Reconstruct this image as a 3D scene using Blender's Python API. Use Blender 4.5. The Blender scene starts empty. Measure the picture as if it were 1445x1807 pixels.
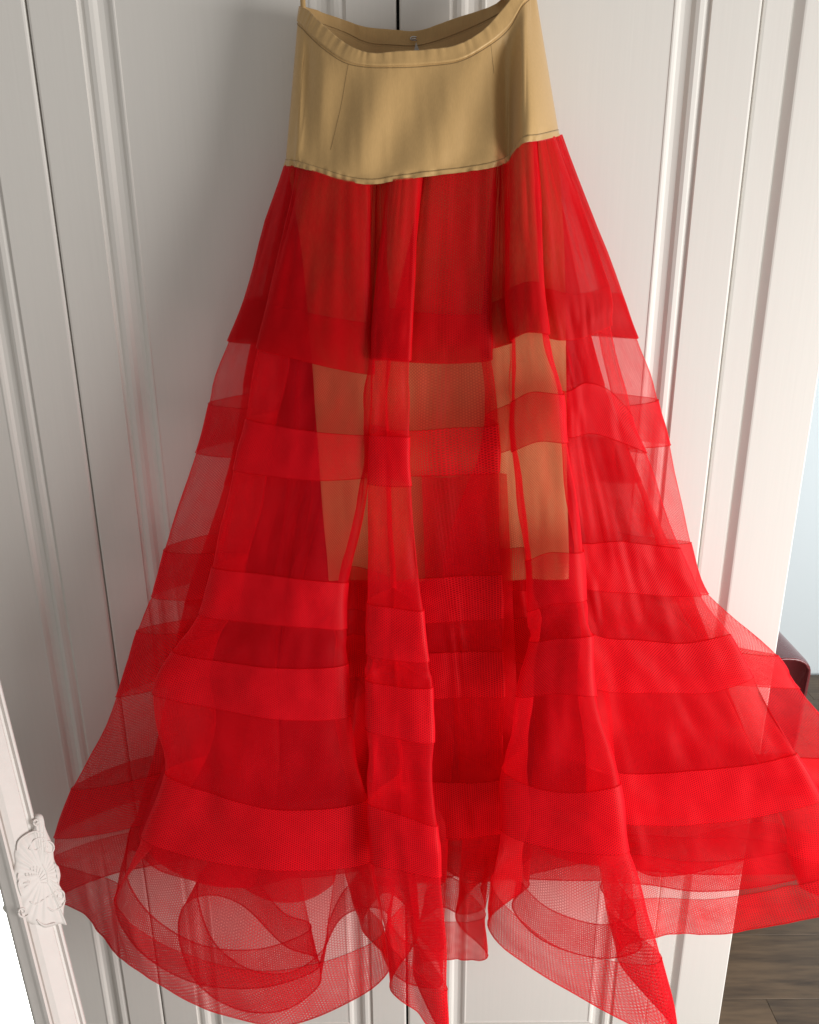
import bpy, math, random
import numpy as np
from mathutils import Matrix, Vector

random.seed(7)
rng = np.random.default_rng(7)
scene = bpy.context.scene
COL = scene.collection

# ------------------------------------------------------------------ camera
F_PX, CX, CY = 1447.0, 722.5, 903.5            # focal length and centre in photo pixels
CAM = np.array([0.0, 0.0, 1.76])
down = np.array([(750 - CX) / F_PX, (5170 - CY) / F_PX, 1.0]); down /= np.linalg.norm(down)   # world down seen by the camera (x right, y down, z forward)
yax = np.array([0, 0, 1.0]) - down * down[2]; yax /= np.linalg.norm(yax)
zax = -down
xax = np.cross(yax, zax)
R = np.stack([xax, yax, zax], axis=1)          # columns: world axes in camera coordinates
cam_d = bpy.data.cameras.new('camera'); cam_o = bpy.data.objects.new('camera', cam_d); COL.objects.link(cam_o)
cam_d.sensor_fit = 'HORIZONTAL'; cam_d.sensor_width = 36.0; cam_d.lens = 36.0 * F_PX / 1445.0
cam_d.clip_start = 0.02; cam_d.clip_end = 200
m = Matrix.Identity(4)
rt = R.T @ np.diag([1, -1, -1.0])
for i in range(3):
    for j in range(3): m[i][j] = rt[i, j]
    m[i][3] = CAM[i]
cam_o.matrix_world = m
scene.camera = cam_o

# ------------------------------------------------------------------ world, lamps, exposure
world = bpy.data.worlds.new('World'); scene.world = world; world.use_nodes = True
bg = world.node_tree.nodes['Background']
bg.inputs['Color'].default_value = (1.0, 0.965, 0.915, 1); bg.inputs['Strength'].default_value = 0.305

def area(name, loc, target, sx, sy, power, color):
    l = bpy.data.lights.new(name, 'AREA'); l.shape = 'RECTANGLE'; l.size = sx; l.size_y = sy
    l.energy = power; l.color = color
    o = bpy.data.objects.new(name, l); COL.objects.link(o); o.location = loc
    o.rotation_euler = (Vector(target) - Vector(loc)).to_track_quat('-Z', 'Y').to_euler()
    return o
area('window_light', (2.35, -0.12, 0.95), (0.0, 1.1, 1.0), 1.6, 1.8, 90, (1.0, 0.985, 0.96))
area('side_window_light', (2.6, 2.15, 1.5), (0.9, 2.6, 1.0), 1.0, 1.5, 11, (0.72, 0.90, 1.0))

scene.view_settings.view_transform = 'Standard'; scene.view_settings.look = 'None'
scene.view_settings.exposure = 0.0; scene.view_settings.gamma = 1.0
scene.render.engine = 'CYCLES'
cy = scene.cycles
cy.max_bounces = 14; cy.diffuse_bounces = 5; cy.glossy_bounces = 4; cy.transmission_bounces = 6
cy.transparent_max_bounces = 48
cy.use_denoising = True
cy.sample_clamp_indirect = 4.0

# ------------------------------------------------------------------ helpers
def P(px, py, d):
    """point seen at a photo pixel, at distance d (metres) along +y from the camera"""
    r = R.T @ np.array([(px - CX) / F_PX, (py - CY) / F_PX, 1.0])
    return CAM + r * (d / r[1])
def Pz(px, z, d):
    """point at height z and distance d whose column in the photo is px"""
    a = R[:, 0]; b = R @ np.array([0, d, z - CAM[2]])
    k = (px - CX) / F_PX
    X = (k * b[2] - b[0]) / (a[0] - k * a[2])
    return np.array([X, d, z])
def on_plane(px, py, o, n):
    r = R.T @ np.array([(px - CX) / F_PX, (py - CY) / F_PX, 1.0])
    return CAM + r * (np.dot(o - CAM, n) / np.dot(r, n))

def mesh_obj(name, verts, faces, mat, parent=None, smooth=True, uvs=None):
    me = bpy.data.meshes.new(name)
    me.from_pydata([tuple(v) for v in verts], [], [tuple(f) for f in faces])
    if uvs is not None:
        ul = me.uv_layers.new(name='UVMap')
        li = np.empty(len(me.loops), dtype=np.int32); me.loops.foreach_get('vertex_index', li)
        ul.data.foreach_set('uv', np.asarray(uvs, dtype=np.float32)[li].ravel())
    if smooth: me.polygons.foreach_set('use_smooth', [True] * len(me.polygons))
    me.update()
    o = bpy.data.objects.new(name, me); COL.objects.link(o)
    if mat: me.materials.append(mat)
    if parent is not None:
        o.parent = parent; o.matrix_parent_inverse = Matrix.Translation(-Vector(parent.location)) if parent.type == 'EMPTY' else parent.matrix_parent_inverse.copy()
        if parent.type != 'EMPTY': o.matrix_parent_inverse = Matrix.Identity(4)
    return o
def empty(name, loc, label=None, cat=None):
    o = bpy.data.objects.new(name, None); COL.objects.link(o); o.location = loc; o.empty_display_size = 0.05
    if label: o['label'] = label; o['category'] = cat
    return o
def grid_faces(nv, nu, closed):
    f = []
    for i in range(nv - 1):
        for j in range(nu if closed else nu - 1):
            k = (j + 1) % nu
            f.append((i * nu + j, (i + 1) * nu + j, (i + 1) * nu + k, i * nu + k))
    return f
def box(x0, x1, y0, y1, z0, z1):
    v = [(x, y, z) for x in (x0, x1) for y in (y0, y1) for z in (z0, z1)]
    f = [(0, 1, 3, 2), (4, 6, 7, 5), (0, 4, 5, 1), (2, 3, 7, 6), (0, 2, 6, 4), (1, 5, 7, 3)]
    return v, f
def bevel(o, w, seg=3):
    b = o.modifiers.new('bevel', 'BEVEL'); b.width = w; b.segments = seg; b.limit_method = 'ANGLE'
    return o
def tube(pts, r, ns=5, closed=False, ends=None):
    """mesh of a thin tube along pts; r a number or a list"""
    pts = np.asarray(pts, float); n = len(pts)
    rr = np.full(n, r) if np.isscalar(r) else np.asarray(r)
    t = np.gradient(pts, axis=0)
    if closed: t = np.roll(pts, -1, 0) - np.roll(pts, 1, 0)
    t /= np.linalg.norm(t, axis=1)[:, None] + 1e-9
    ref = np.where(np.abs(t[:, 2:3]) > 0.9, np.array([[0, 1.0, 0]]), np.array([[0, 0, 1.0]]))
    a = np.cross(t, ref); a /= np.linalg.norm(a, axis=1)[:, None] + 1e-9
    b = np.cross(t, a)
    v = []
    for i in range(n):
        for k in range(ns):
            q = 2 * math.pi * k / ns
            v.append(pts[i] + rr[i] * (math.cos(q) * a[i] + math.sin(q) * b[i]))
    f = []
    for i in range(n if closed else n - 1):
        i2 = (i + 1) % n
        for k in range(ns):
            k2 = (k + 1) % ns
            f.append((i * ns + k, i * ns + k2, i2 * ns + k2, i2 * ns + k))
    if not closed:
        f.append(tuple(range(ns))[::-1]); f.append(tuple((n - 1) * ns + k for k in range(ns)))
    return v, f
def cat_meshes(parts):
    V, F = [], []
    for v, f in parts:
        o = len(V); V += list(v); F += [tuple(i + o for i in q) for q in f]
    return V, F
def catmull(pts, n, closed):
    """pts (k, ...) -> n samples per span"""
    pts = np.asarray(pts, float); k = len(pts)
    out = []
    spans = k if closed else k - 1
    ts = np.arange(n) / n
    for i in range(spans):
        if closed: p0, p1, p2, p3 = (pts[(i + q) % k] for q in (-1, 0, 1, 2))
        else: p0, p1, p2, p3 = pts[max(i - 1, 0)], pts[i], pts[i + 1], pts[min(i + 2, k - 1)]
        for t in ts:
            out.append(0.5 * (2 * p1 + (p2 - p0) * t + (2 * p0 - 5 * p1 + 4 * p2 - p3) * t * t + (3 * p1 - p0 - 3 * p2 + p3) * t ** 3))
    if not closed: out.append(pts[-1])
    return np.array(out)
def smooth_noise(nv, nu, fv, fu, seed):
    """smooth periodic-in-u value noise, fv x fu cells"""
    r = np.random.default_rng(seed); g = r.uniform(-1, 1, (fv + 2, fu))
    y = np.linspace(0, fv, nv); x = np.arange(nu) / nu * fu
    yi = np.minimum(y.astype(int), fv); xi = x.astype(int)
    ty = (y - yi)[:, None]; tx = (x - xi)[None]
    ty = ty * ty * (3 - 2 * ty); tx = tx * tx * (3 - 2 * tx)
    a = g[yi][:, xi]; b = g[yi][:, (xi + 1) % fu]; c = g[yi + 1][:, xi]; e = g[yi + 1][:, (xi + 1) % fu]
    return (a * (1 - tx) + b * tx) * (1 - ty) + (c * (1 - tx) + e * tx) * ty

# ------------------------------------------------------------------ materials
def new_mat(name):
    m = bpy.data.materials.new(name); m.use_nodes = True
    nt = m.node_tree; nt.nodes.clear()
    out = nt.nodes.new('ShaderNodeOutputMaterial')
    return m, nt, out
def N(nt, t, **kw):
    n = nt.nodes.new('ShaderNode' + t)
    for k, v in kw.items():
        if hasattr(n, k): setattr(n, k, v)
        else: n.inputs[k].default_value = v
    return n
def M(nt, op, a, b=None, c=None):
    n = nt.nodes.new('ShaderNodeMath'); n.operation = op
    for i, x in enumerate((a, b, c)):
        if x is None: continue
        if isinstance(x, (int, float)): n.inputs[i].default_value = x
        else: nt.links.new(x, n.inputs[i])
    return n.outputs[0]

def sheer(name, col, alpha, cell=0.0026, net=0.5, trans=0.22, rough=0.45):
    """see-through net: threads of red nylon, holes between; slanted views cross more thread"""
    m, nt, out = new_mat(name); L = nt.links.new
    uv = N(nt, 'TexCoord')
    sep = N(nt, 'SeparateXYZ'); L(uv.outputs['UV'], sep.inputs[0])
    k = 2 * math.pi / cell
    u, v = sep.outputs[0], sep.outputs[1]
    c1 = M(nt, 'COSINE', M(nt, 'MULTIPLY', u, k))
    c2 = M(nt, 'COSINE', M(nt, 'MULTIPLY', M(nt, 'MULTIPLY_ADD', v, 0.866, M(nt, 'MULTIPLY', u, 0.5)), k))
    c3 = M(nt, 'COSINE', M(nt, 'MULTIPLY', M(nt, 'MULTIPLY_ADD', v, 0.866, M(nt, 'MULTIPLY', u, -0.5)), k))
    pat = M(nt, 'MULTIPLY', M(nt, 'ADD', c1, M(nt, 'ADD', c2, c3)), -0.66)       # honeycomb: low at the holes
    nz = N(nt, 'TexNoise'); nz.inputs['Scale'].default_value = 22; nz.inputs['Detail'].default_value = 3
    L(uv.outputs['UV'], nz.inputs['Vector'])
    loose = M(nt, 'MULTIPLY_ADD', nz.outputs['Fac'], 0.8, 0.6)
    dens = M(nt, 'MULTIPLY', M(nt, 'MULTIPLY_ADD', pat, net, 1.0), loose)
    al = M(nt, 'MINIMUM', M(nt, 'MULTIPLY', dens, alpha), 0.97)
    lw = N(nt, 'LayerWeight'); lw.inputs['Blend'].default_value = 0.5
    cosv = M(nt, 'MAXIMUM', M(nt, 'SUBTRACT', 1.0, lw.outputs['Facing']), 0.16)
    thru = M(nt, 'POWER', M(nt, 'SUBTRACT', 1.0, al), M(nt, 'DIVIDE', 1.0, cosv))
    fac = M(nt, 'SUBTRACT', 1.0, thru)
    pr = N(nt, 'BsdfPrincipled'); pr.inputs['Base Color'].default_value = (*col, 1)
    pr.inputs['Roughness'].default_value = rough; pr.inputs['Specular IOR Level'].default_value = 0.12
    tl = N(nt, 'BsdfTranslucent'); tl.inputs['Color'].default_value = (*col, 1)
    mx = N(nt, 'MixShader'); mx.inputs[0].default_value = trans
    L(pr.outputs[0], mx.inputs[1]); L(tl.outputs[0], mx.inputs[2])
    tp = N(nt, 'BsdfTransparent'); tp.inputs['Color'].default_value = (1.0, 0.85, 0.85, 1)   # light that gets through nylon net comes out tinted
    m2 = N(nt, 'MixShader'); L(fac, m2.inputs[0]); L(tp.outputs[0], m2.inputs[1]); L(mx.outputs[0], m2.inputs[2])
    L(m2.outputs[0], out.inputs['Surface'])
    return m

def plain(name, col, rough=0.5, spec=0.4, metal=0.0, bump=None, coat=0.0, var=0.0, scale=(1, 1, 1), nscale=20, sheen=0.0, aniso=0.0):
    m, nt, out = new_mat(name); L = nt.links.new
    pr = N(nt, 'BsdfPrincipled'); pr.inputs['Base Color'].default_value = (*col, 1)
    pr.inputs['Roughness'].default_value = rough; pr.inputs['Specular IOR Level'].default_value = spec
    pr.inputs['Metallic'].default_value = metal; pr.inputs['Coat Weight'].default_value = coat
    pr.inputs['Sheen Weight'].default_value = sheen; pr.inputs['Anisotropic'].default_value = aniso
    tc = N(nt, 'TexCoord'); mp = N(nt, 'Mapping'); mp.inputs['Scale'].default_value = scale
    L(tc.outputs['Object'], mp.inputs['Vector'])
    nz = N(nt, 'TexNoise'); nz.inputs['Scale'].default_value = nscale; nz.inputs['Detail'].default_value = 6
    L(mp.outputs[0], nz.inputs['Vector'])
    if var:
        hs = N(nt, 'HueSaturation'); hs.inputs['Color'].default_value = (*col, 1)
        L(M(nt, 'MULTIPLY_ADD', nz.outputs['Fac'], var * 2, 1 - var), hs.inputs['Value']); L(hs.outputs[0], pr.inputs['Base Color'])
    if bump:
        bp = N(nt, 'Bump'); bp.inputs['Strength'].default_value = bump[0]; bp.inputs['Distance'].default_value = bump[1]
        L(nz.outputs['Fac'], bp.inputs['Height']); L(bp.outputs[0], pr.inputs['Normal'])
    L(pr.outputs[0], out.inputs['Surface'])
    return m

RED = (0.90, 0.007, 0.019)
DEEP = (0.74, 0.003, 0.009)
M_TULLE = sheer('red tulle', RED, 0.30, cell=0.0034, net=0.45)
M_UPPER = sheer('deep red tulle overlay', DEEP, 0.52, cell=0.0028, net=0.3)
M_PETTI = sheer('red petticoat net', RED, 0.60, cell=0.0032, net=0.35)
M_BAND = sheer('red horsehair band', RED, 0.54, cell=0.0033, net=0.45)
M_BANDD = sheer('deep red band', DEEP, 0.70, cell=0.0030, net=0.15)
M_HEM = sheer('red hem net', RED, 0.38, cell=0.0040, net=0.5)
M_HEMEDGE = sheer('red hem cord', RED, 0.5, net=0.1)
M_FLOUNCE = sheer('thin red flounce net', RED, 0.19, cell=0.0038, net=0.5)
M_EDGE = sheer('red binding thread', RED, 0.22, net=0.1, trans=0.5)
M_PAINT = plain('white paint', (0.80, 0.772, 0.728), 0.55, 0.25, bump=(0.05, 0.002), scale=(50, 50, 1.6), nscale=5, var=0.025)
M_DARK = plain('dark gap', (0.02, 0.02, 0.02), 0.9)
M_FRAME = plain('mirror frame paint', (0.70, 0.655, 0.62), 0.5, 0.35, bump=(0.35, 0.002), nscale=60, var=0.04)
M_WALL = plain('wall paint', (0.82, 0.89, 0.92), 0.7, 0.2, bump=(0.05, 0.002), nscale=80)
M_LEATHER = plain('burgundy leather', (0.17, 0.025, 0.03), 0.18, 0.5, bump=(0.25, 0.002), nscale=160, coat=0.3, var=0.2)
M_LEG = plain('dark wood leg', (0.05, 0.03, 0.02), 0.4)
M_METAL = plain('steel hook', (0.55, 0.55, 0.55), 0.3, 0.5, metal=1.0)
M_THREAD = plain('tan stitching', (0.28, 0.18, 0.08), 0.7)
M_ZIP = plain('grey zip tape', (0.45, 0.42, 0.38), 0.7)

def satin(name='tan satin', col=(0.55, 0.345, 0.142, 1)):
    m, nt, out = new_mat(name); L = nt.links.new
    tc = N(nt, 'TexCoord'); mp = N(nt, 'Mapping'); mp.inputs['Scale'].default_value = (1, 1, 0.12)
    L(tc.outputs['Object'], mp.inputs['Vector'])
    nz = N(nt, 'TexNoise'); nz.inputs['Scale'].default_value = 900; nz.inputs['Detail'].default_value = 2; L(mp.outputs[0], nz.inputs['Vector'])
    n2 = N(nt, 'TexNoise'); n2.inputs['Scale'].default_value = 26; n2.inputs['Detail'].default_value = 4; L(tc.outputs['Object'], n2.inputs['Vector'])
    hs = N(nt, 'HueSaturation'); hs.inputs['Color'].default_value = col
    L(M(nt, 'MULTIPLY_ADD', nz.outputs['Fac'], 0.22, 0.89), hs.inputs['Value'])
    pr = N(nt, 'BsdfPrincipled'); L(hs.outputs[0], pr.inputs['Base Color'])
    pr.inputs['Roughness'].default_value = 0.38; pr.inputs['Specular IOR Level'].default_value = 0.6
    pr.inputs['Specular Tint'].default_value = (1.0, 0.85, 0.6, 1)
    pr.inputs['Sheen Weight'].default_value = 0.15
    bp = N(nt, 'Bump'); bp.inputs['Strength'].default_value = 0.10; bp.inputs['Distance'].default_value = 0.004
    L(n2.outputs['Fac'], bp.inputs['Height']); L(bp.outputs[0], pr.inputs['Normal'])
    L(pr.outputs[0], out.inputs['Surface'])
    return m
M_SATIN = satin()
M_SLIP = satin('golden slip satin', (0.62, 0.46, 0.19, 1))

def wood():
    m, nt, out = new_mat('brown oak floor'); L = nt.links.new
    tc = N(nt, 'TexCoord'); oi = N(nt, 'ObjectInfo')
    mp = N(nt, 'Mapping'); mp.inputs['Scale'].default_value = (0.9, 7.0, 1)
    L(tc.outputs['Object'], mp.inputs['Vector'])
    sh = N(nt, 'VectorMath', operation='ADD'); L(mp.outputs[0], sh.inputs[0])
    cb = N(nt, 'CombineXYZ'); L(M(nt, 'MULTIPLY', oi.outputs['Random'], 37.0), cb.inputs[0]); L(M(nt, 'MULTIPLY', oi.outputs['Random'], 11.0), cb.inputs[1]); L(cb.outputs[0], sh.inputs[1])
    n1 = N(nt, 'TexNoise'); n1.inputs['Scale'].default_value = 2.2; n1.inputs['Detail'].default_value = 8; n1.inputs['Distortion'].default_value = 1.6; L(sh.outputs[0], n1.inputs['Vector'])
    n2 = N(nt, 'TexNoise'); n2.inputs['Scale'].default_value = 14; n2.inputs['Detail'].default_value = 8; L(sh.outputs[0], n2.inputs['Vector'])
    cr = N(nt, 'ValToRGB'); cr.color_ramp.elements[0].position = 0.3; cr.color_ramp.elements[0].color = (0.045, 0.03, 0.02, 1)
    cr.color_ramp.elements[1].position = 0.72; cr.color_ramp.elements[1].color = (0.185, 0.122, 0.070, 1)
    L(M(nt, 'ADD', M(nt, 'MULTIPLY', n1.outputs['Fac'], 0.65), M(nt, 'MULTIPLY', n2.outputs['Fac'], 0.35)), cr.inputs[0])
    pr = N(nt, 'BsdfPrincipled'); L(cr.outputs[0], pr.inputs['Base Color']); pr.inputs['Roughness'].default_value = 0.45
    bp = N(nt, 'Bump'); bp.inputs['Strength'].default_value = 0.2; bp.inputs['Distance'].default_value = 0.002
    L(n2.outputs['Fac'], bp.inputs['Height']); L(bp.outputs[0], pr.inputs['Normal'])
    L(pr.outputs[0], out.inputs['Surface'])
    return m
M_WOOD = wood()

# ------------------------------------------------------------------ the setting: floor, back wall
DOOR_Y = 1.27
v, f = box(-1.4, 2.3, 0.35, 3.06, -0.03, 0.0)
floor = mesh_obj('floor', v, f, M_DARK, smooth=False); floor['kind'] = 'structure'
pw = 0.19
for r_ in range(16):
    y0 = 0.35 + r_ * pw
    if y0 > 3.0: break
    x = -1.4 - (r_ * 0.47) % 1.1
    while x < 2.3:
        x0, x1 = max(x, -1.4), min(x + 1.2, 2.3)
        if x1 - x0 > 0.05:
            yy1 = min(y0 + pw, 3.06)
            v, f = box(x0 + 0.0004, x1 - 0.0004, y0 + 0.0004, yy1 - 0.0004, 0.0005, 0.012)
            bevel(mesh_obj('plank', v, f, M_WOOD, floor, smooth=False), 0.0007, 1)
        x += 1.2
v, f = box(-1.6, 3.2, 3.03, 3.13, 0.0, 2.9)
wall = mesh_obj('wall', v, f, M_WALL, smooth=False); wall['kind'] = 'structure'

# ------------------------------------------------------------------ wardrobe
Z0, Z1 = 0.07, 2.6
wardrobe = empty('wardrobe', (0, DOOR_Y + 0.15, 0), 'white painted panel-door wardrobe behind the hanging skirt', 'wardrobe')
def rect_rings(x0, x1, z0, z1, prof, name, parent, cap=False):
    """concentric rectangles: prof = [(inset, depth behind the door face)]"""
    V, F = [], []
    for (ins, dep) in prof:
        y = DOOR_Y + dep
        V += [(x0 + ins, y, z0 + ins), (x1 - ins, y, z0 + ins), (x1 - ins, y, z1 - ins), (x0 + ins, y, z1 - ins)]
    for i in range(len(prof) - 1):
        for k in range(4):
            k2 = (k + 1) % 4
            F.append((i * 4 + k, i * 4 + k2, i * 4 + 4 + k2, i * 4 + 4 + k))
    if cap: n = len(V); F.append((n - 4, n - 3, n - 2, n - 1))
    return mesh_obj(name, V, F, M_PAINT, parent, smooth=False)
def door(x0, x1):
    st, mo = 0.068, 0.050
    d = rect_rings(x0, x1, Z0 + 0.02, Z1 - 0.02, [(0.0, 0.022), (0.0, 0.003), (0.0015, 0.0008), (0.004, 0.0), (st, 0.0)], 'door', wardrobe)
    prof = [(st, 0.0), (st + 0.001, 0.0035), (st + 0.005, 0.0045), (st + 0.010, 0.002), (st + 0.016, 0.0012), (st + 0.021, 0.003), (st + 0.026, 0.0075), (st + 0.034, 0.0085), (st + 0.040, 0.0075), (st + 0.044, 0.0045), (st + 0.048, 0.003), (st + mo, 0.0032)]
    mo_o = rect_rings(x0, x1, Z0 + 0.02, Z1 - 0.02, prof, 'moulding', d)
    rect_rings(x0, x1, Z0 + 0.02, Z1 - 0.02, [(st + mo, 0.0032), (st + mo + 0.0006, 0.004)], 'panel', d, cap=True)
def door_x(px, py): return P(px, py, DOOR_Y)[0]
gL = door_x(99.5, 413); gC = door_x(705.5, 413); gR = door_x(1301.5, 413); gE = door_x(1484, 413)
hg = 0.0022
door(gL - (gC - gL) + hg, gL - hg * .6); door(gL + hg * .6, gC - hg); door(gC + hg, gR - hg)
# narrow fluted end strip to the right of the last door
V, F = [], []
prof = [(gR + hg, 0.020), (gR + hg, 0.007), (gR + 0.006, 0.006), (gR + 0.040, 0.006), (gR + 0.0415, 0.009), (gR + 0.044, 0.009), (gR + 0.056, 0.0005), (gR + 0.0585, 0.0), (gE - 0.003, 0.0), (gE, 0.003), (gE, 0.02)]
for (x, dep) in prof:
    V += [(x, DOOR_Y + dep, Z0), (x, DOOR_Y + dep, Z1)]
for i in range(len(prof) - 1): F.append((2 * i, 2 * i + 2, 2 * i + 3, 2 * i + 1))
mesh_obj('end_pilaster', V, F, M_PAINT, wardrobe, smooth=False)
xl = gL - (gC - gL)
v, f = box(xl - 0.01, gE - 0.002, DOOR_Y + 0.021, DOOR_Y + 0.55, 0.07, Z1)
mesh_obj('carcass', v, f, M_PAINT, wardrobe, smooth=False)
for gx in (gL, gC, gR):
    v, f = box(gx - 0.006, gx + 0.006, DOOR_Y + 0.0185, DOOR_Y + 0.0205, Z0, Z1)
    mesh_obj('gap_shadow_strip', v, f, M_DARK, wardrobe, smooth=False)
v, f = box(xl, gE - 0.02, DOOR_Y + 0.03, DOOR_Y + 0.5, 0.012, 0.069)
mesh_obj('plinth', v, f, M_PAINT, wardrobe, smooth=False)

# ------------------------------------------------------------------ the skirt
skirt = empty('skirt', (0.0, 1.15, 0.55), 'long red tulle skirt with tan satin waist yoke hanging against white wardrobe doors', 'skirt')

names = ['LS', 'AL', 'A1', 'A2', 'AR', 'BL', 'BM', 'BR', 'C1', 'CM', 'CR', 'DL', 'DM', 'DR', 'E1', 'E2', 'E3', 'ER', 'RS']
rows = [
 [(507,292),(530,297),(560,304),(600,317),(640,324),(690,319),(710,317),(735,314),(760,311),(810,304),(865,296),(900,285),(918,258),(940,250),(948,249),(958,246),(968,243),(977,241),(986,240)],
 [(435,528),(475,536),(525,548),(590,562),(650,570),(662,545),(690,545),(725,548),(740,552),(800,556),(862,553),(895,515),(925,499),(955,500),(975,512),(1010,520),(1045,515),(1072,505),(1094,520)],
 [(405,602),(455,615),(515,632),(590,650),(655,661),(658,634),(685,634),(722,636),(740,640),(800,641),(864,636),(905,600),(930,587),(965,590),(990,600),(1020,598),(1050,588),(1077,575),(1124,598)],
 [(370,712),(435,738),(490,752),(570,764),(648,768),(652,768),(685,770),(722,771),(735,760),(800,755),(875,750),(904,710),(940,692),(992,697),(1005,690),(1035,676),(1075,690),(1115,735),(1160,706)],
 [(347,797),(412,828),(475,840),(560,848),(648,842),(650,852),(685,858),(726,857),(738,840),(805,838),(879,834),(905,797),(950,779),(998,782),(1010,772),(1045,765),(1095,780),(1140,800),(1182,785)],
 [(290,970),(375,1000),(450,1012),(530,1022),(610,1028),(648,1062),(690,1072),(748,1076),(765,1020),(820,1016),(885,1012),(928,990),(970,975),(1025,975),(1040,960),(1090,955),(1150,962),(1200,968),(1218,957)],
 [(271,1052),(352,1084),(435,1098),(525,1106),(608,1110),(646,1150),(690,1164),(757,1165),(775,1098),(825,1095),(886,1090),(932,1078),(975,1066),(1032,1060),(1050,1042),(1110,1046),(1180,1052),(1237,1052),(1248,1048)],
 [(244,1112),(305,1148),(400,1168),(510,1180),(611,1172),(646,1195),(690,1210),(762,1212),(780,1152),(828,1150),(887,1148),(935,1132),(990,1127),(1048,1122),(1065,1125),(1130,1130),(1210,1135),(1288,1120),(1372,1158)],
 [(207,1228),(270,1222),(380,1250),(505,1270),(614,1264),(647,1280),(690,1300),(766,1308),(788,1232),(832,1230),(890,1228),(912,1228),(985,1224),(1053,1228),(1080,1222),(1160,1222),(1250,1222),(1330,1195),(1412,1215)],
 [(126,1392),(292,1362),(380,1402),(500,1430),(645,1412),(650,1412),(700,1435),(772,1456),(795,1380),(840,1380),(890,1368),(888,1360),(985,1398),(1092,1384),(1110,1365),(1200,1362),(1320,1350),(1405,1330),(1500,1340)],
 [(96,1476),(250,1478),(350,1515),(490,1535),(652,1522),(655,1515),(705,1535),(777,1545),(800,1478),(845,1476),(888,1465),(885,1462),(990,1500),(1107,1502),(1125,1455),(1220,1455),(1340,1440),(1450,1410),(1560,1400)],
 [(93,1515),(208,1600),(300,1672),(480,1712),(672,1650),(682,1640),(720,1700),(788,1745),(800,1625),(825,1625),(856,1612),(868,1560),(990,1672),(1165,1695),(1150,1585),(1250,1585),(1360,1570),(1470,1540),(1610,1470)],
 [(110,1580),(230,1700),(360,1775),(520,1806),(681,1715),(690,1735),(740,1790),(790,1850),(795,1692),(825,1692),(856,1682),(862,1640),(1000,1745),(1197,1835),(1165,1650),(1270,1648),(1380,1630),(1490,1600),(1650,1520)],
]
d_top = dict(LS=1.195,AL=1.165,A1=1.15,A2=1.142,AR=1.14,BL=1.138,BM=1.135,BR=1.138,C1=1.142,CM=1.142,CR=1.145,DL=1.138,DM=1.128,DR=1.13,E1=1.14,E2=1.146,E3=1.155,ER=1.17,RS=1.2)
d_hem = dict(LS=1.12,AL=1.0,A1=.972,A2=.965,AR=1.0,BL=.975,BM=.95,BR=.95,C1=1.08,CM=1.08,CR=1.08,DL=1.0,DM=.962,DR=.962,E1=1.12,E2=1.125,E3=1.13,ER=1.13,RS=1.2)
T = [0, .16, .22, .30, .36, .48, .54, .60, .68, .80, .87, .95, 1.0]
NK = 9
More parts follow.
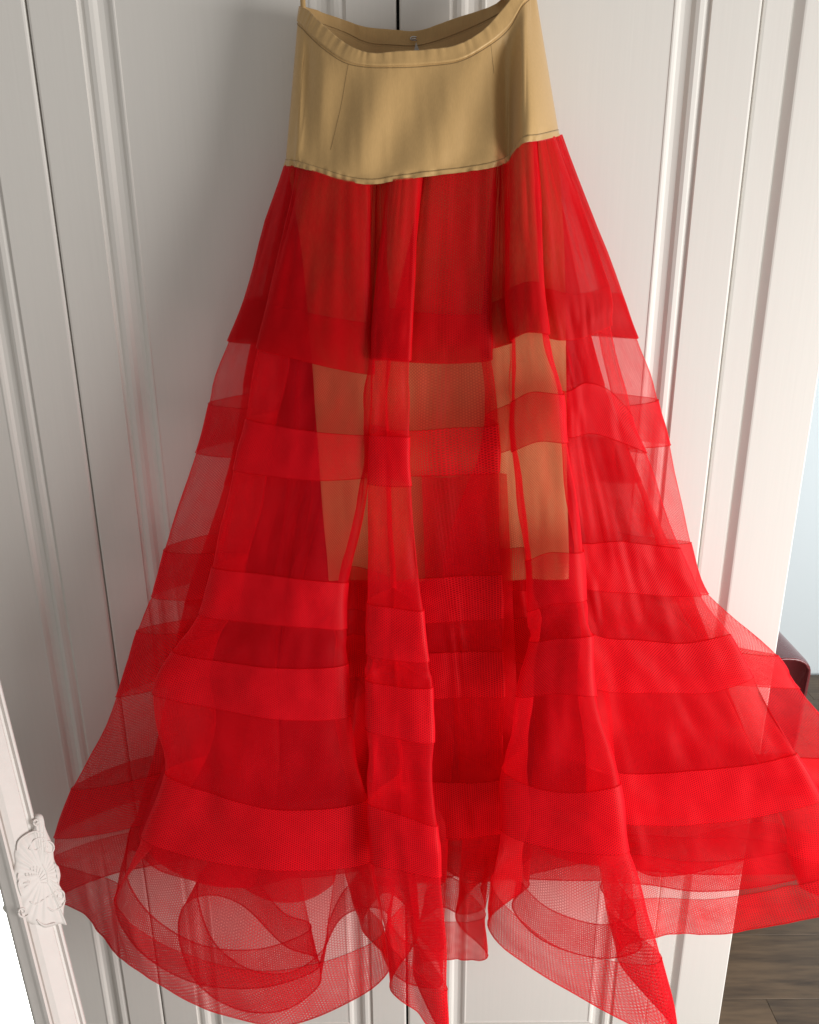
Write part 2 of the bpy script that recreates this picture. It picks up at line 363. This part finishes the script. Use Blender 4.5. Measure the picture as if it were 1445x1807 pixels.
def build_ring():
    G = []
    for r, row in enumerate(rows):
        t = T[r]; g = min(1.0, t / 0.2)
        x = {n: p[0] for n, p in zip(names, row)}
        D = {n: d_top[n] * (1 - t) + d_hem[n] * t for n in names}
        Q = {n: P(row[i][0], row[i][1], D[n]) for i, n in enumerate(names)}
        z = {n: Q[n][2] for n in names}
        def hid(px, zz, dt, dh): return Pz(px, zz, dt * (1 - t) + dh * t)
        def lerp(a, b, k): return a * (1 - k) + b * k
        def hx(full, lo, hi, k): return lerp(lerp(lo, hi, k), full, g)
        hb = max(0.0, min(1.0, (t - .8) / .2)); ob = 1.0; oc = .15 + .75 * max(0.0, min(1.0, (t - .345) / .1)); ov = .3 + .7 * max(0.0, min(1.0, (t - .42) / .3))
        seq = [Q['LS'],
               hid(hx(lerp(x['LS'], x['AL'], .7 - .35 * hb), x['LS'], x['AL'], .3), lerp(z['LS'], z['AL'], .3), 1.175, lerp(1.10, 1.085, hb)),
               hid(hx(lerp(x['AL'] + .42 * (x['A2'] - x['AL']), lerp(x['LS'], x['AL'], .68), hb), x['LS'], x['AL'], .7), lerp(z['LS'], z['AL'], .7), 1.17, lerp(1.11, 1.035, hb)),
               Q['AL'], Q['A1'], Q['A2'], Q['AR'],
               hid(hx(x['AR'] - ov * .28 * (x['AR'] - x['A2']), x['AR'], x['BL'], .25), lerp(z['AR'], z['BL'], .25), 1.15, 1.09),
               hid(hx((x['AR'] + x['BL']) / 2, x['AR'], x['BL'], .5), lerp(z['AR'], z['BL'], .5), 1.158, 1.165),
               hid(hx(x['BL'] + ob * .5 * (x['BR'] - x['BL']), x['AR'], x['BL'], .75), lerp(z['AR'], z['BL'], .75), 1.15, 1.08),
               Q['BL'], Q['BM'], Q['BR'],
               hid(hx(x['BR'] - ob * .6 * (x['BR'] - x['BL']), x['BR'], x['C1'], .5), lerp(z['BR'], z['C1'], .6), 1.15, 1.07),
               Q['C1'], Q['CM'], Q['CR'],
               hid(hx(x['CR'] - oc * .95 * (x['CR'] - x['C1']), x['CR'], x['DL'], .25), lerp(z['CR'], z['DL'], .25), 1.155, 1.13),
               hid(hx((x['CR'] + x['DL']) / 2, x['CR'], x['DL'], .5), lerp(z['CR'], z['DL'], .5), 1.16, 1.18),
               hid(hx(x['DL'] + ov * .45 * (x['DM'] - x['DL']), x['CR'], x['DL'], .75), lerp(z['CR'], z['DL'], .75), 1.15, 1.12),
               Q['DL'], Q['DM'], Q['DR'],
               hid(hx(x['DR'] - ov * .55 * (x['DR'] - x['DM']), x['DR'], x['E1'], .5), lerp(z['DR'], z['E1'], .6), 1.15, 1.09),
               Q['E1'], Q['E2'], Q['E3'], Q['ER'],
               hid(hx(x['ER'] - .35 * (x['ER'] - x['E2']), x['ER'], x['RS'], .5), lerp(z['ER'], z['RS'], .5), 1.18, 1.17),
               Q['RS']]
        zb = 0.25 * (z['LS'] + z['RS']) + 0.5 * z['E2']
        for k in range(NK):
            s = (k + 1) / (NK + 1)
            xx = lerp(x['RS'], x['LS'], s) + 26 * t * (1 if k % 2 else -1) * (1 + .5 * math.sin(k * 2.3))
            zz = lerp(lerp(z['RS'], z['LS'], s), zb, math.sin(math.pi * s))
            dd = min(1.232 + (0.016 if k % 2 else -0.03) * t, 1.248)
            seq.append(Pz(xx, zz, dd))
        G.append(seq)
    return np.array(G)
CTRL = build_ring()                        # 13 x columns x 3
NU, NVS = 12, 7
fine = np.array([catmull(r, NU, True) for r in CTRL])         # 13 x nu x 3
def vsample(fine, n):
    a = catmull(fine, n, False)
    idx = np.linspace(0, len(fine) - 1, (len(fine) - 1) * n + 1)
    i0 = np.minimum(idx.astype(int), len(fine) - 2); ft = (idx - i0)[:, None, None]
    lin = fine[i0] * (1 - ft) + fine[i0 + 1] * ft
    return 0.6 * a + 0.4 * lin
S = vsample(fine, NVS)
nv, nu = S.shape[:2]
def normals(S, closed=True):
    du = (np.roll(S, -1, 1) - np.roll(S, 1, 1)) if closed else np.gradient(S, axis=1)
    dv = np.gradient(S, axis=0)
    n = np.cross(dv, du); n /= np.linalg.norm(n, axis=2)[:, :, None] + 1e-12
    return n
Nn = normals(S)
# crinkles: small folds that fan out from the band edges
vt = (np.arange(nv) % NVS) / NVS
seg = (np.arange(nv) // NVS)
free = np.where(seg % 2 == 0, np.sin(np.pi * vt), 0.22 * np.sin(np.pi * vt))
wr = 1.7 * (0.0028 * smooth_noise(nv, nu, 26, 150, 3) + 0.0045 * smooth_noise(nv, nu, 14, 60, 4) + 0.004 * (0.3 - np.abs(smooth_noise(nv, nu, 12, 110, 5))))
amp = np.linspace(0.4, 1.0, nv)[:, None] * (0.25 + 0.75 * free[:, None])
S = S + Nn * (wr * amp)[:, :, None]
S[:, :, 1] = np.minimum(S[:, :, 1], DOOR_Y - 0.004)
Nn = normals(S)
def ring_uv(S):
    nv, nu = S.shape[:2]
    seg = np.linalg.norm(np.roll(S, -1, 1) - S, axis=2)
    cu = np.cumsum(seg, axis=1) - seg
    cu = np.repeat(cu[int(nv * .6):].mean(axis=0, keepdims=True), nv, 0)      # threads run straight down the cloth
    dvv = np.linalg.norm(np.diff(S, axis=0), axis=2).mean(axis=1)
    cv = np.concatenate([[0], np.cumsum(dvv)])
    return np.stack([cu, np.repeat(cv[:, None], nu, 1)], axis=2)
UV = ring_uv(S)
def strip(name, S, UV, a, b, mat, parent, off=0.0, Nn=None):
    A = S[a:b + 1] + (Nn[a:b + 1] * off if Nn is not None else 0)
    # close the ring with a duplicate column so the net does not smear across the join
    A = np.concatenate([A, A[:, :1]], 1)
    u = UV[a:b + 1]; last = u[:, -1:] + np.array([[[0.01, 0]]]); u = np.concatenate([u, last], 1)
    return mesh_obj(name, A.reshape(-1, 3), grid_faces(b - a + 1, A.shape[1], False), mat, parent, uvs=u.reshape(-1, 2))
tulle = strip('tulle_skirt', S, UV, 0, nv - 1, M_TULLE, skirt)
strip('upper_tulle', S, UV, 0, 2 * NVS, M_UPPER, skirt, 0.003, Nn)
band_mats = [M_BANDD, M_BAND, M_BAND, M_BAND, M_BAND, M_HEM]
for b in range(6):
    a, e = (1 + 2 * b) * NVS, (2 + 2 * b) * NVS
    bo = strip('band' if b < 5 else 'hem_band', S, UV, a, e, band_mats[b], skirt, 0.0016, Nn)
    for q in (a, e):
        v, f = tube(S[q] + Nn[q] * 0.0016, 0.0007 if q < nv - 1 else 0.0014, 4, True)
        mesh_obj('edge_binding', v, f, M_EDGE if b < 5 else M_HEMEDGE, bo, uvs=[(p[0] * 3, p[2] * 3) for p in v])

# inner petticoat of net with knife pleats
def petticoat():
    # front hem of the petticoat as it loops from left to right: column, row, distance
    H = [(232,1500,1.175),(208,1575,1.09),(214,1630,1.05),(262,1690,1.02),(350,1735,1.0),(460,1742,1.0),(550,1715,1.01),(556,1690,1.045),(500,1668,1.08),(430,1600,1.12),(370,1580,1.125),
         (325,1600,1.10),(318,1660,1.05),(350,1735,1.01),(420,1780,.99),(500,1782,.988),(560,1740,1.0),(566,1690,1.04),(600,1620,1.11),(655,1600,1.13),(690,1620,1.11),(676,1680,1.06),(712,1730,1.02),(775,1740,1.03),
         (770,1690,1.07),(735,1640,1.11),(775,1600,1.13),(815,1612,1.125),(854,1600,1.12),(850,1560,1.15),(905,1545,1.17),(935,1560,1.15),(905,1600,1.11),(960,1660,1.07),(1060,1690,1.06),(1130,1670,1.08),
         (1090,1610,1.13),(1060,1560,1.17),(1140,1560,1.17),(1230,1572,1.16),(1330,1565,1.165),(1420,1545,1.18)]
    nf = len(H); NB = 12
    lev = [(300, 512, 980), (640, 440, 1050), (850, 405, 1120), (1100, 325, 1225), (1300, 285, 1300), (1475, 240, 1370)]
    fold = [0, .05, .08, .2, .42, .75, .95, 1.0]
    frac = np.array([(h[0] - 208) / (1420 - 208) for h in H])
    mono = np.linspace(0, 1, nf) * .6 + .4 * np.sort(frac)
    hemP = [P(*h) for h in H]
    out = []
    for i in range(8):
        ring = []
        for j in range(nf):
            w = fold[i]; q = hemP[j]; k = mono[j] * (1 - w) + frac[j] * w
            if i < 6:
                py, xl, xr = lev[i]; zz = P(722, py, 1.15)[2]
                e = abs(2 * mono[j] - 1) ** 6
                fl = [0, 0, 0, .04, .55, .8][i]
                d0 = 1.219 - .01 * math.sin(j * 1.9) * (i > 0)
                d = (d0 * (1 - e) + 1.226 * e) * (1 - fl) + H[j][2] * fl
                if i < 4: d = max(d, 1.211)
                if i >= 4: zz = zz + (q[2] - P(722, 1625, 1.12)[2]) * (.25 if i == 4 else .55)
                ring.append(Pz(xl + (xr - xl) * k, zz, d))
            elif i == 6: ring.append(q + (ring_up[j] - q) * np.array([.45, .45, 0]) + np.array([0, 0, .058]))
            else: ring.append(q)
        if i == 5: ring_up = list(ring)
        for j in range(NB):
            k = 1 - (j + 1) / (NB + 1)
            if i < 6: py, xl, xr = lev[i]
            else: py, xl, xr = ((1535, 225, 1395), (1600, 210, 1418))[i - 6]
            zz = P(722, py, 1.15)[2]; t = min(1, i / 5)
            ring.append(Pz(xl + (xr - xl) * (k + .03 * t * math.sin(j * 2.6)), zz + .012 * t * math.sin(j * 1.7), 1.238 - .016 * t * (1 + math.sin(j * 2.1))))
        out.append(catmull(np.array(ring), 9, True))
    return np.array(out)
PT = petticoat()
PS = catmull(PT, 8, False)
PUV = ring_uv(PS); PN = normals(PS)
pet = strip('petticoat', PS, PUV, 0, 40, M_PETTI, skirt)
strip('petticoat_flounce', PS, PUV, 40, 48, M_FLOUNCE, pet)
for a, e in ((7, 10), (14, 17), (21, 24), (29, 33), (37, 40), (48, 56)):
    bo = strip('petticoat_band', PS, PUV, a, e, M_BAND, pet, 0.0012, PN)
    if a == 48:
        for q in (a, e):
            v, f = tube(PS[q] + PN[q] * 0.0012, 0.0014, 4, True)
            mesh_obj('hem_binding', v, f, M_HEMEDGE, pet, uvs=[(p[0] * 3, p[2] * 3) for p in v])

# loose inner panel of net hanging in front of the slip between the folds
IP = []
for i in range(14):
    t = i / 13; py = 838 + 640 * t
    IP.append([P(744 + 22 * t + (150 + 8 * t) * k, py + 5 * math.sin(k * 6), 1.162 - .032 * t + .004 * math.sin(k * 11 + t * 3)) for k in np.linspace(0, 1, 40)])
IP = np.array(IP)
iu = np.stack(np.meshgrid(np.linspace(0, .22, 40), np.linspace(0, .7, 14)), axis=2)
mesh_obj('inner_panel', IP.reshape(-1, 3), grid_faces(14, 40, False), M_PETTI, skirt, uvs=iu.reshape(-1, 2))

# satin yoke ------------------------------------------------------------
yT = [(530,12),(545,19),(560,34),(588,60),(620,83),(656,94),(700,91),(750,88),(805,80),(850,55),(885,18),(915,-20),(928,-35),(935,-45)]
yB = [(526,36),(536,48),(549,62),(575,85),(610,107),(655,116),(700,116),(750,113),(810,106),(858,80),(895,50),(922,8),(935,-6),(943,-14)]
yS = [(504,292),(518,294),(535,298),(565,306),(610,320),(655,326),(700,319),(760,311),(820,303),(870,295),(897,284),(922,254),(952,248),(987,240)]
ydT = [1.205,1.19,1.18,1.168,1.158,1.153,1.151,1.151,1.153,1.158,1.168,1.178,1.19,1.208]
ydS = [1.19,1.168,1.155,1.146,1.139,1.136,1.134,1.134,1.136,1.138,1.146,1.116,1.128,1.192]
bT = [(890,-6),(865,12),(802,33),(740,54),(698,53),(646,48),(605,35),(543,14)]
bB = [(900,10),(868,31),(802,60),(740,80),(688,79),(646,74),(605,56),(552,37)]
def yoke_rows():
    R_ = []
    fr = [-.11, 0, .18, .4, .6, .8, .92, 1.0]
    for f_ in fr:
        row = []
        for i in range(14):
            if f_ <= 0:
                k = (f_ + .11) / .11
                x = yT[i][0] * (1 - k) + yB[i][0] * k; y = yT[i][1] * (1 - k) + yB[i][1] * k; d = ydT[i] - 0.002 * k
            else:
                x = yB[i][0] * (1 - f_) + yS[i][0] * f_; y = yB[i][1] * (1 - f_) + yS[i][1] * f_
                d = (ydT[i] - .002) * (1 - f_) + ydS[i] * f_
                if i == 10: d += 0.017 * math.sin(math.pi * min(f_ * .8, 1))
                if i in (11, 12): d -= 0.010 * math.sin(math.pi * f_)
                if i == 2: d += 0.008 * math.sin(math.pi * f_)
                if i == 1: d -= 0.006 * math.sin(math.pi * f_)
            row.append(P(x, y, d))
        # back
        for j in range(8):
            if f_ <= 0:
                k = (f_ + .11) / .11
                x = bT[j][0] * (1 - k) + bB[j][0] * k; y = bT[j][1] * (1 - k) + bB[j][1] * k
                row.append(P(x, y, 1.243 - .02 * (j in (0, 7))))
            else:
                q = (j + .7) / 8.4
                a = P(bB[j][0], bB[j][1], 1.243 - .02 * (j in (0, 7)))
                x = 985 * (1 - q) + 506 * q
                e = P(x, 285 - 40 * (1 - q), 1.236)
                row.append(a * (1 - f_) + e * f_)
        R_.append(row)
    return np.array(R_)
YK = yoke_rows()
Yf = np.array([catmull(r, 16, True) for r in YK])
Y = catmull(Yf, 8, False)
yn, ym = Y.shape[:2]
YN = normals(Y)
frow = np.linspace(0, 1, yn)[:, None]
ripple = 0.0022 * smooth_noise(yn, ym, 2, 22, 11) + 0.0004 * smooth_noise(yn, ym, 3, 90, 12)
diag = 0.0042 * np.sin(np.arange(ym)[None] * 0.15 + frow * 5.0) * np.sin(np.pi * np.clip(frow * 1.1 - .1, 0, 1))
Y = Y + YN * ((ripple * np.clip(frow * 3 - 0.35, 0, 1) + diag) * np.abs(YN[:, :, 1]) ** 2)[:, :, None]
# puckered facing along the lower edge
puck = 0.0019 * smooth_noise(yn, ym, 7, 120, 13) * np.clip((frow - .86) * 12, 0, 1)
gath = 0.0009 * smooth_noise(yn, ym, 3, 170, 14) * np.clip(1 - frow * 4, 0, 1)
Y = Y + YN * (puck + gath)[:, :, None]
YN = normals(Y); YUV = ring_uv(Y)
yoke = strip('yoke', Y, YUV, 8, yn - 1, M_SATIN, skirt)
wb = np.concatenate([Y[:9] + YN[:9] * 0.0014, Y[8:9] + YN[8:9] * 0.0002], 0)
wb2 = np.concatenate([wb[::-1], (Y[:9] - YN[:9] * 0.0012)], 0)
wbU = np.concatenate([YUV[:9], YUV[8:9], ], 0)[::-1]; wbU = np.concatenate([wbU, YUV[:9]], 0)
waist = strip('waistband', wb2, wbU, 0, wb2.shape[0] - 1, M_SATIN, skirt)
fac_i = int(yn * 0.905)
fc = np.concatenate([Y[fac_i:fac_i + 1], Y[fac_i:] + YN[fac_i:] * 0.0008], 0); fcU = np.concatenate([YUV[fac_i:fac_i + 1], YUV[fac_i:]], 0)
strip('hem_facing', fc, fcU, 0, fc.shape[0] - 1, M_SATIN, yoke)
for q in (9, fac_i):
    v, f = tube(Y[q] + YN[q] * 0.0003, 0.0004, 4, True)
    mesh_obj('stitch_line', v, f, M_THREAD, yoke)
for col, r0, r1, drift in ((66, 9, 40, -12), (147, 9, 24, 6)):
    pts = [Y[r_, int(round(col + drift * ((r_ - r0) / 31.0)))] + YN[r_, int(round(col + drift * ((r_ - r0) / 31.0)))] * 0.0002 for r_ in range(r0, r1)]
    pts = catmull(np.array(pts)[::5], 5, False)
    v, f = tube(pts, 0.00022, 4); mesh_obj('dart_seam', v, f, M_THREAD, yoke)
# hanging loops
for x, y0, d in ((535, 16, 1.203), (939, -20, 1.205)):
    pts = [P(x + 2, y0 + 12, d - .004), P(x, y0, d - .002), P(x - 1.5, y0 - 40, d + .01), P(x - 2, y0 - 130, d + .03)]
    pts = catmull(np.array(pts), 6, False)
    V = []; F = []
    for i, p in enumerate(pts):
        w = 0.0033; V += [p + np.array([-w, 0, 0]), p + np.array([w, 0, 0]), p + np.array([w, .0012, 0]), p + np.array([-w, .0012, 0])]
    for i in range(len(pts) - 1):
        for k in range(4): F.append((i * 4 + k, i * 4 + (k + 1) % 4, i * 4 + 4 + (k + 1) % 4, i * 4 + 4 + k))
    mesh_obj('hanging_loop', V, F, M_SATIN, skirt)
# hook and eye with the end of the zip at the back of the waist
hk = [P(735, 66, 1.236), P(728, 65, 1.235), P(724, 68, 1.235), P(727, 71, 1.235), P(735, 71, 1.236)]
v1 = tube(catmull(np.array(hk), 5, False), 0.0008, 6); v2 = tube([P(726, 68.5, 1.234), P(734, 68.5, 1.234)], 0.0007, 6)
v, f = cat_meshes([v1, v2]); mesh_obj('hook', v, f, M_METAL, skirt)
v = [P(734, 74, 1.234), P(730, 92, 1.232), P(741, 92, 1.232), P(734, 74, 1.2355), P(730, 92, 1.2335), P(741, 92, 1.2335)]
mesh_obj('zip_end', v, [(0, 1, 2), (5, 4, 3), (0, 3, 4, 1), (1, 4, 5, 2), (2, 5, 3, 0)], M_ZIP, skirt, smooth=False)

# satin slip under the tulle ---------------------------------------------
sl = [(295, 508, 984), (440, 532, 996), (650, 552, 1000), (850, 566, 1002), (1028, 582, 1005)]
SL = []
for i, (py, xl_, xr_) in enumerate(sl):
    t = i / 4; ring = []
    for j in range(40):
        q = j / 40
        front = q < .5; k = q * 2 if front else 2 - q * 2
        e = abs(2 * k - 1) ** 4
        d = (1.172 + .008 * t + .004 * t * math.sin(k * 17)) if front else (1.203 + .003 * math.sin(k * 13))
        d = d * (1 - e) + 1.186 * e
        if i == 0: d = (1.168 if front else 1.225) * (1 - e) + 1.19 * e
        yy = py if i else (292 + 34 * math.sin(math.pi * min(k * 1.6, 1)) - 45 * k)
        zz = P(722, yy, 1.175)[2]
        ring.append(Pz(xl_ + (xr_ - xl_) * k, zz, d))
    SL.append(ring)
SLf = np.array([catmull(r, 6, True) for r in SL]); SLs = catmull(SLf, 10, False)
SN = normals(SLs)
SLs = SLs + SN * (0.0025 * smooth_noise(SLs.shape[0], SLs.shape[1], 3, 26, 21) + .001 * smooth_noise(SLs.shape[0], SLs.shape[1], 12, 70, 22))[:, :, None] * np.linspace(.2, 1, SLs.shape[0])[:, None, None]
strip('slip_lining', SLs, ring_uv(SLs), 0, SLs.shape[0] - 1, M_SLIP, skirt)

# ------------------------------------------------------------------ leaning mirror with carved white frame
p1 = P(155, 1807, 0.86); p2 = P(0, 1190, 1.0)
up = p2 - p1; up /= np.linalg.norm(up)
wd = np.array([-0.575, -0.818, 0.0]); wd -= up * np.dot(wd, up); wd /= np.linalg.norm(wd)     # from the right edge towards the glass
nn = np.cross(up, wd); nn /= np.linalg.norm(nn)
if np.dot(nn, CAM - p1) < 0: nn = -nn
k0 = (0.013 - p1[2]) / up[2]
base = p1 + up * k0                                                                           # lower right corner on the floor
mirror = empty('mirror', tuple(base), 'leaning mirror with carved white frame beside the red skirt', 'mirror')
def Lm(a, b, c): return base + wd * a + up * b + nn * c
a0 = on_plane(72, 1807, p1, nn); FW = float(np.dot(a0 - p1, wd)); HT = 1.75; WT = 0.66
def extr(prof, b0, b1):
    V, F = [], []
    for b in (b0, b1):
        for (a, c) in prof: V.append(Lm(a, b, c))
    n = len(prof)
    for i in range(n): F.append((i, (i + 1) % n, n + (i + 1) % n, n + i))
    F.append(tuple(range(n))[::-1]); F.append(tuple(range(n, 2 * n)))
    return V, F
prof = [(0, -.03), (0, -.004), (.003, 0), (.006, 0), (.008, -.004), (.011, -.004), (.014, 0), (.6 * FW, .002), (.72 * FW, 0), (.74 * FW, -.003), (.78 * FW, .003), (.84 * FW, .004), (.88 * FW, .0), (.9 * FW, -.005), (FW, -.014), (FW, -.03)]
v, f = extr(prof, 0, HT); mesh_obj('frame_stile', v, f, M_FRAME, mirror, smooth=False)
v, f = extr([(WT - a, c) for a, c in prof][::-1], 0, HT); mesh_obj('frame_stile', v, f, M_FRAME, mirror, smooth=False)
for b in (0, HT - FW):
    v, f = extr([(FW, -.03), (FW, 0), (WT - FW, 0), (WT - FW, -.03)], b, b + FW); mesh_obj('frame_rail', v, f, M_FRAME, mirror, smooth=False)
mg, nt, out = new_mat('mirror glass'); gl = N(nt, 'BsdfGlossy'); gl.inputs['Roughness'].default_value = 0.02; gl.inputs['Color'].default_value = (.93, .96, .94, 1)
nt.links.new(gl.outputs[0], out.inputs['Surface'])
v, f = extr([(FW - .002, -.024), (FW - .002, -.018), (WT - FW + .002, -.018), (WT - FW + .002, -.024)], FW, HT - FW); mesh_obj('glass', v, f, mg, mirror, smooth=False)
# carved ornament
def ab(px, py):
    q = on_plane(px, py, p1, nn) - base
    return float(np.dot(q, wd)), float(np.dot(q, up))
def carve(pix, r, c=0.002, ns=6, n=5):
    pts = catmull(np.array([Lm(*ab(x, y), c) for x, y in pix]), n, False)
    rr = r * (0.45 + 0.55 * np.sin(np.linspace(0.25, math.pi - .25, len(pts))))
    return tube(pts, rr, ns)
def dome(outline, h, name, parent):
    pl = [ab(x, y) for x, y in outline]
    pl = catmull(np.array([[a, b, 0] for a, b in pl]), 4, True)[:, :2]
    ctr = pl.mean(0); V = []; F = []; n = len(pl)
    ks = [(1.0, -.006), (1.0, .25 * h), (.94, .6 * h), (.8, .9 * h), (.5, 1.0 * h)]
    for s_, c in ks:
        for j, q in enumerate(pl):
            w_ = ctr + (q - ctr) * s_
            V.append(Lm(w_[0], w_[1], c + (0.0008 * math.sin(j * 1.7) if s_ < 1 else 0)))
    V.append(Lm(*ctr, h))
    for i in range(len(ks) - 1):
        for j in range(n): F.append((i * n + j, i * n + (j + 1) % n, (i + 1) * n + (j + 1) % n, (i + 1) * n + j))
    for j in range(n): F.append(((len(ks) - 1) * n + j, (len(ks) - 1) * n + (j + 1) % n, len(V) - 1))
    return mesh_obj(name, V, F, M_FRAME, parent)
orn = dome([(66,1437),(75,1440),(80,1462),(92,1490),(94,1512),(98,1524),(103,1530),(106,1545),(104,1560),(110,1572),(115,1586),(112,1604),(112,1618),(117,1632),(105,1630),(80,1637),(58,1632),(44,1622),(34,1600),(28,1570),(23,1545),(26,1522),(24,1505),(28,1485),(40,1473),(58,1466),(60,1448)], 0.0042, 'carved_ornament', mirror)
def spiral(cx, cy, r0, turns, a0, sx=1.0, sgn=1):
    n = 22; return [(cx + sgn * sx * r0 * (1 - .85 * i / n) * math.cos(a0 + turns * 2 * math.pi * i / n), cy + r0 * (1 - .85 * i / n) * math.sin(a0 + turns * 2 * math.pi * i / n)) for i in range(n + 1)]
scrolls = [spiral(82, 1497, 15, 1.2, -2.6), spiral(103, 1580, 12, 1.3, 2.8), spiral(38, 1608, 11, 1.2, 0.4), spiral(62, 1450, 7, 1.1, 1.0),
           [(28,1500),(30,1485),(42,1474),(58,1467),(74,1470)], [(48,1498),(56,1484),(68,1478),(80,1480)], [(80,1600),(92,1606),(106,1600),(113,1588)], [(50,1590),(62,1594),(82,1582),(92,1576)],
           [(62,1622),(75,1632),(95,1628)], [(30,1540),(30,1560),(36,1580)], [(94,1522),(98,1540),(100,1558)], [(48,1496),(60,1500),(70,1494)], [(72,1524),(80,1540),(82,1560)]]
for s_ in scrolls:
    v, f = carve(s_, 0.0016, 0.0034); mesh_obj('scroll', v, f, M_FRAME, orn)
for k in range(13):
    a_ = math.radians(-200 + k * 17)
    pts = [(60 + 9 * math.cos(a_), 1556 + 10 * math.sin(a_)), (60 + 17 * math.cos(a_), 1556 + 22 * math.sin(a_)), (60 + 21 * math.cos(a_), 1556 + 30 * math.sin(a_))]
    v, f = carve(pts, 0.0014, 0.0035, 5, 3); mesh_obj('shell_rib', v, f, M_FRAME, orn)

# ------------------------------------------------------------------ burgundy leather armchair beside the wardrobe
CY0 = 2.06
AX1 = P(1425, 1200, CY0 + .02)[0]
chair = empty('armchair', (AX1 - 0.38, CY0 + .3, 0.012), 'glossy burgundy leather armchair beside the wardrobe, only its arm showing', 'armchair')
arm_top = P(1410, 1143, CY0 + .06)[2]
def arm(xc):
    V, F = [], []
    secs = []
    for y, s_ in ((CY0, .86), (CY0 + .008, .95), (CY0 + .025, 1.0), (CY0 + .26, 1.0), (CY0 + .5, 1.0), (CY0 + .62, .97), (CY0 + .63, .9)):
        ring = []
        for k in range(28):
            a = 2 * math.pi * k / 28
            ca, sa = math.cos(a), math.sin(a)
            rx = .085 * abs(ca) ** .75 * (1 if ca > 0 else -1)
            if sa >= 0: zz = arm_top - .055 + .055 * sa ** .8; xx = xc + rx
            else: zz = arm_top - .055 - (arm_top - .055 - .12) * (-sa) ** .5; xx = xc + rx * (.95 if sa > -.3 else .9)
            ring.append((xc + (xx - xc) * s_, y, .3 + (zz - .3) * (.985 + .015 * s_)))
        secs.append(ring)
    for r_ in secs: V += r_
    n = 28
    for i in range(len(secs) - 1):
        for k in range(n): F.append((i * n + k, i * n + (k + 1) % n, (i + 1) * n + (k + 1) % n, (i + 1) * n + k))
    F.append(tuple(range(n))); F.append(tuple((len(secs) - 1) * n + k for k in range(n))[::-1])
    o = mesh_obj('arm', V, F, M_LEATHER, chair)
    pip = [(p[0], p[1] - .003, p[2]) for p in secs[0]]
    v, f = tube(pip, .005, 6, True); mesh_obj('piping', v, f, M_LEATHER, o)
arm(AX1 - .085); arm(AX1 - .675)
for nm, bx in (('seat_cushion', (AX1 - .58, AX1 - .18, CY0, CY0 + .56, .30, .45)), ('seat_base', (AX1 - .585, AX1 - .175, CY0 + .02, CY0 + .62, .12, .30)), ('backrest', (AX1 - .58, AX1 - .18, CY0 + .46, CY0 + .64, .451, .86))):
    v, f = box(*bx); bevel(mesh_obj(nm, v, f, M_LEATHER, chair, smooth=False), .03, 4)
for x in (AX1 - .70, AX1 - .06):
    for y in (CY0 + .06, CY0 + .56):
        v, f = tube([(x, y, .012), (x, y, .06), (x, y, .13)], [.014, .018, .022], 10); mesh_obj('leg', v, f, M_LEG, chair)
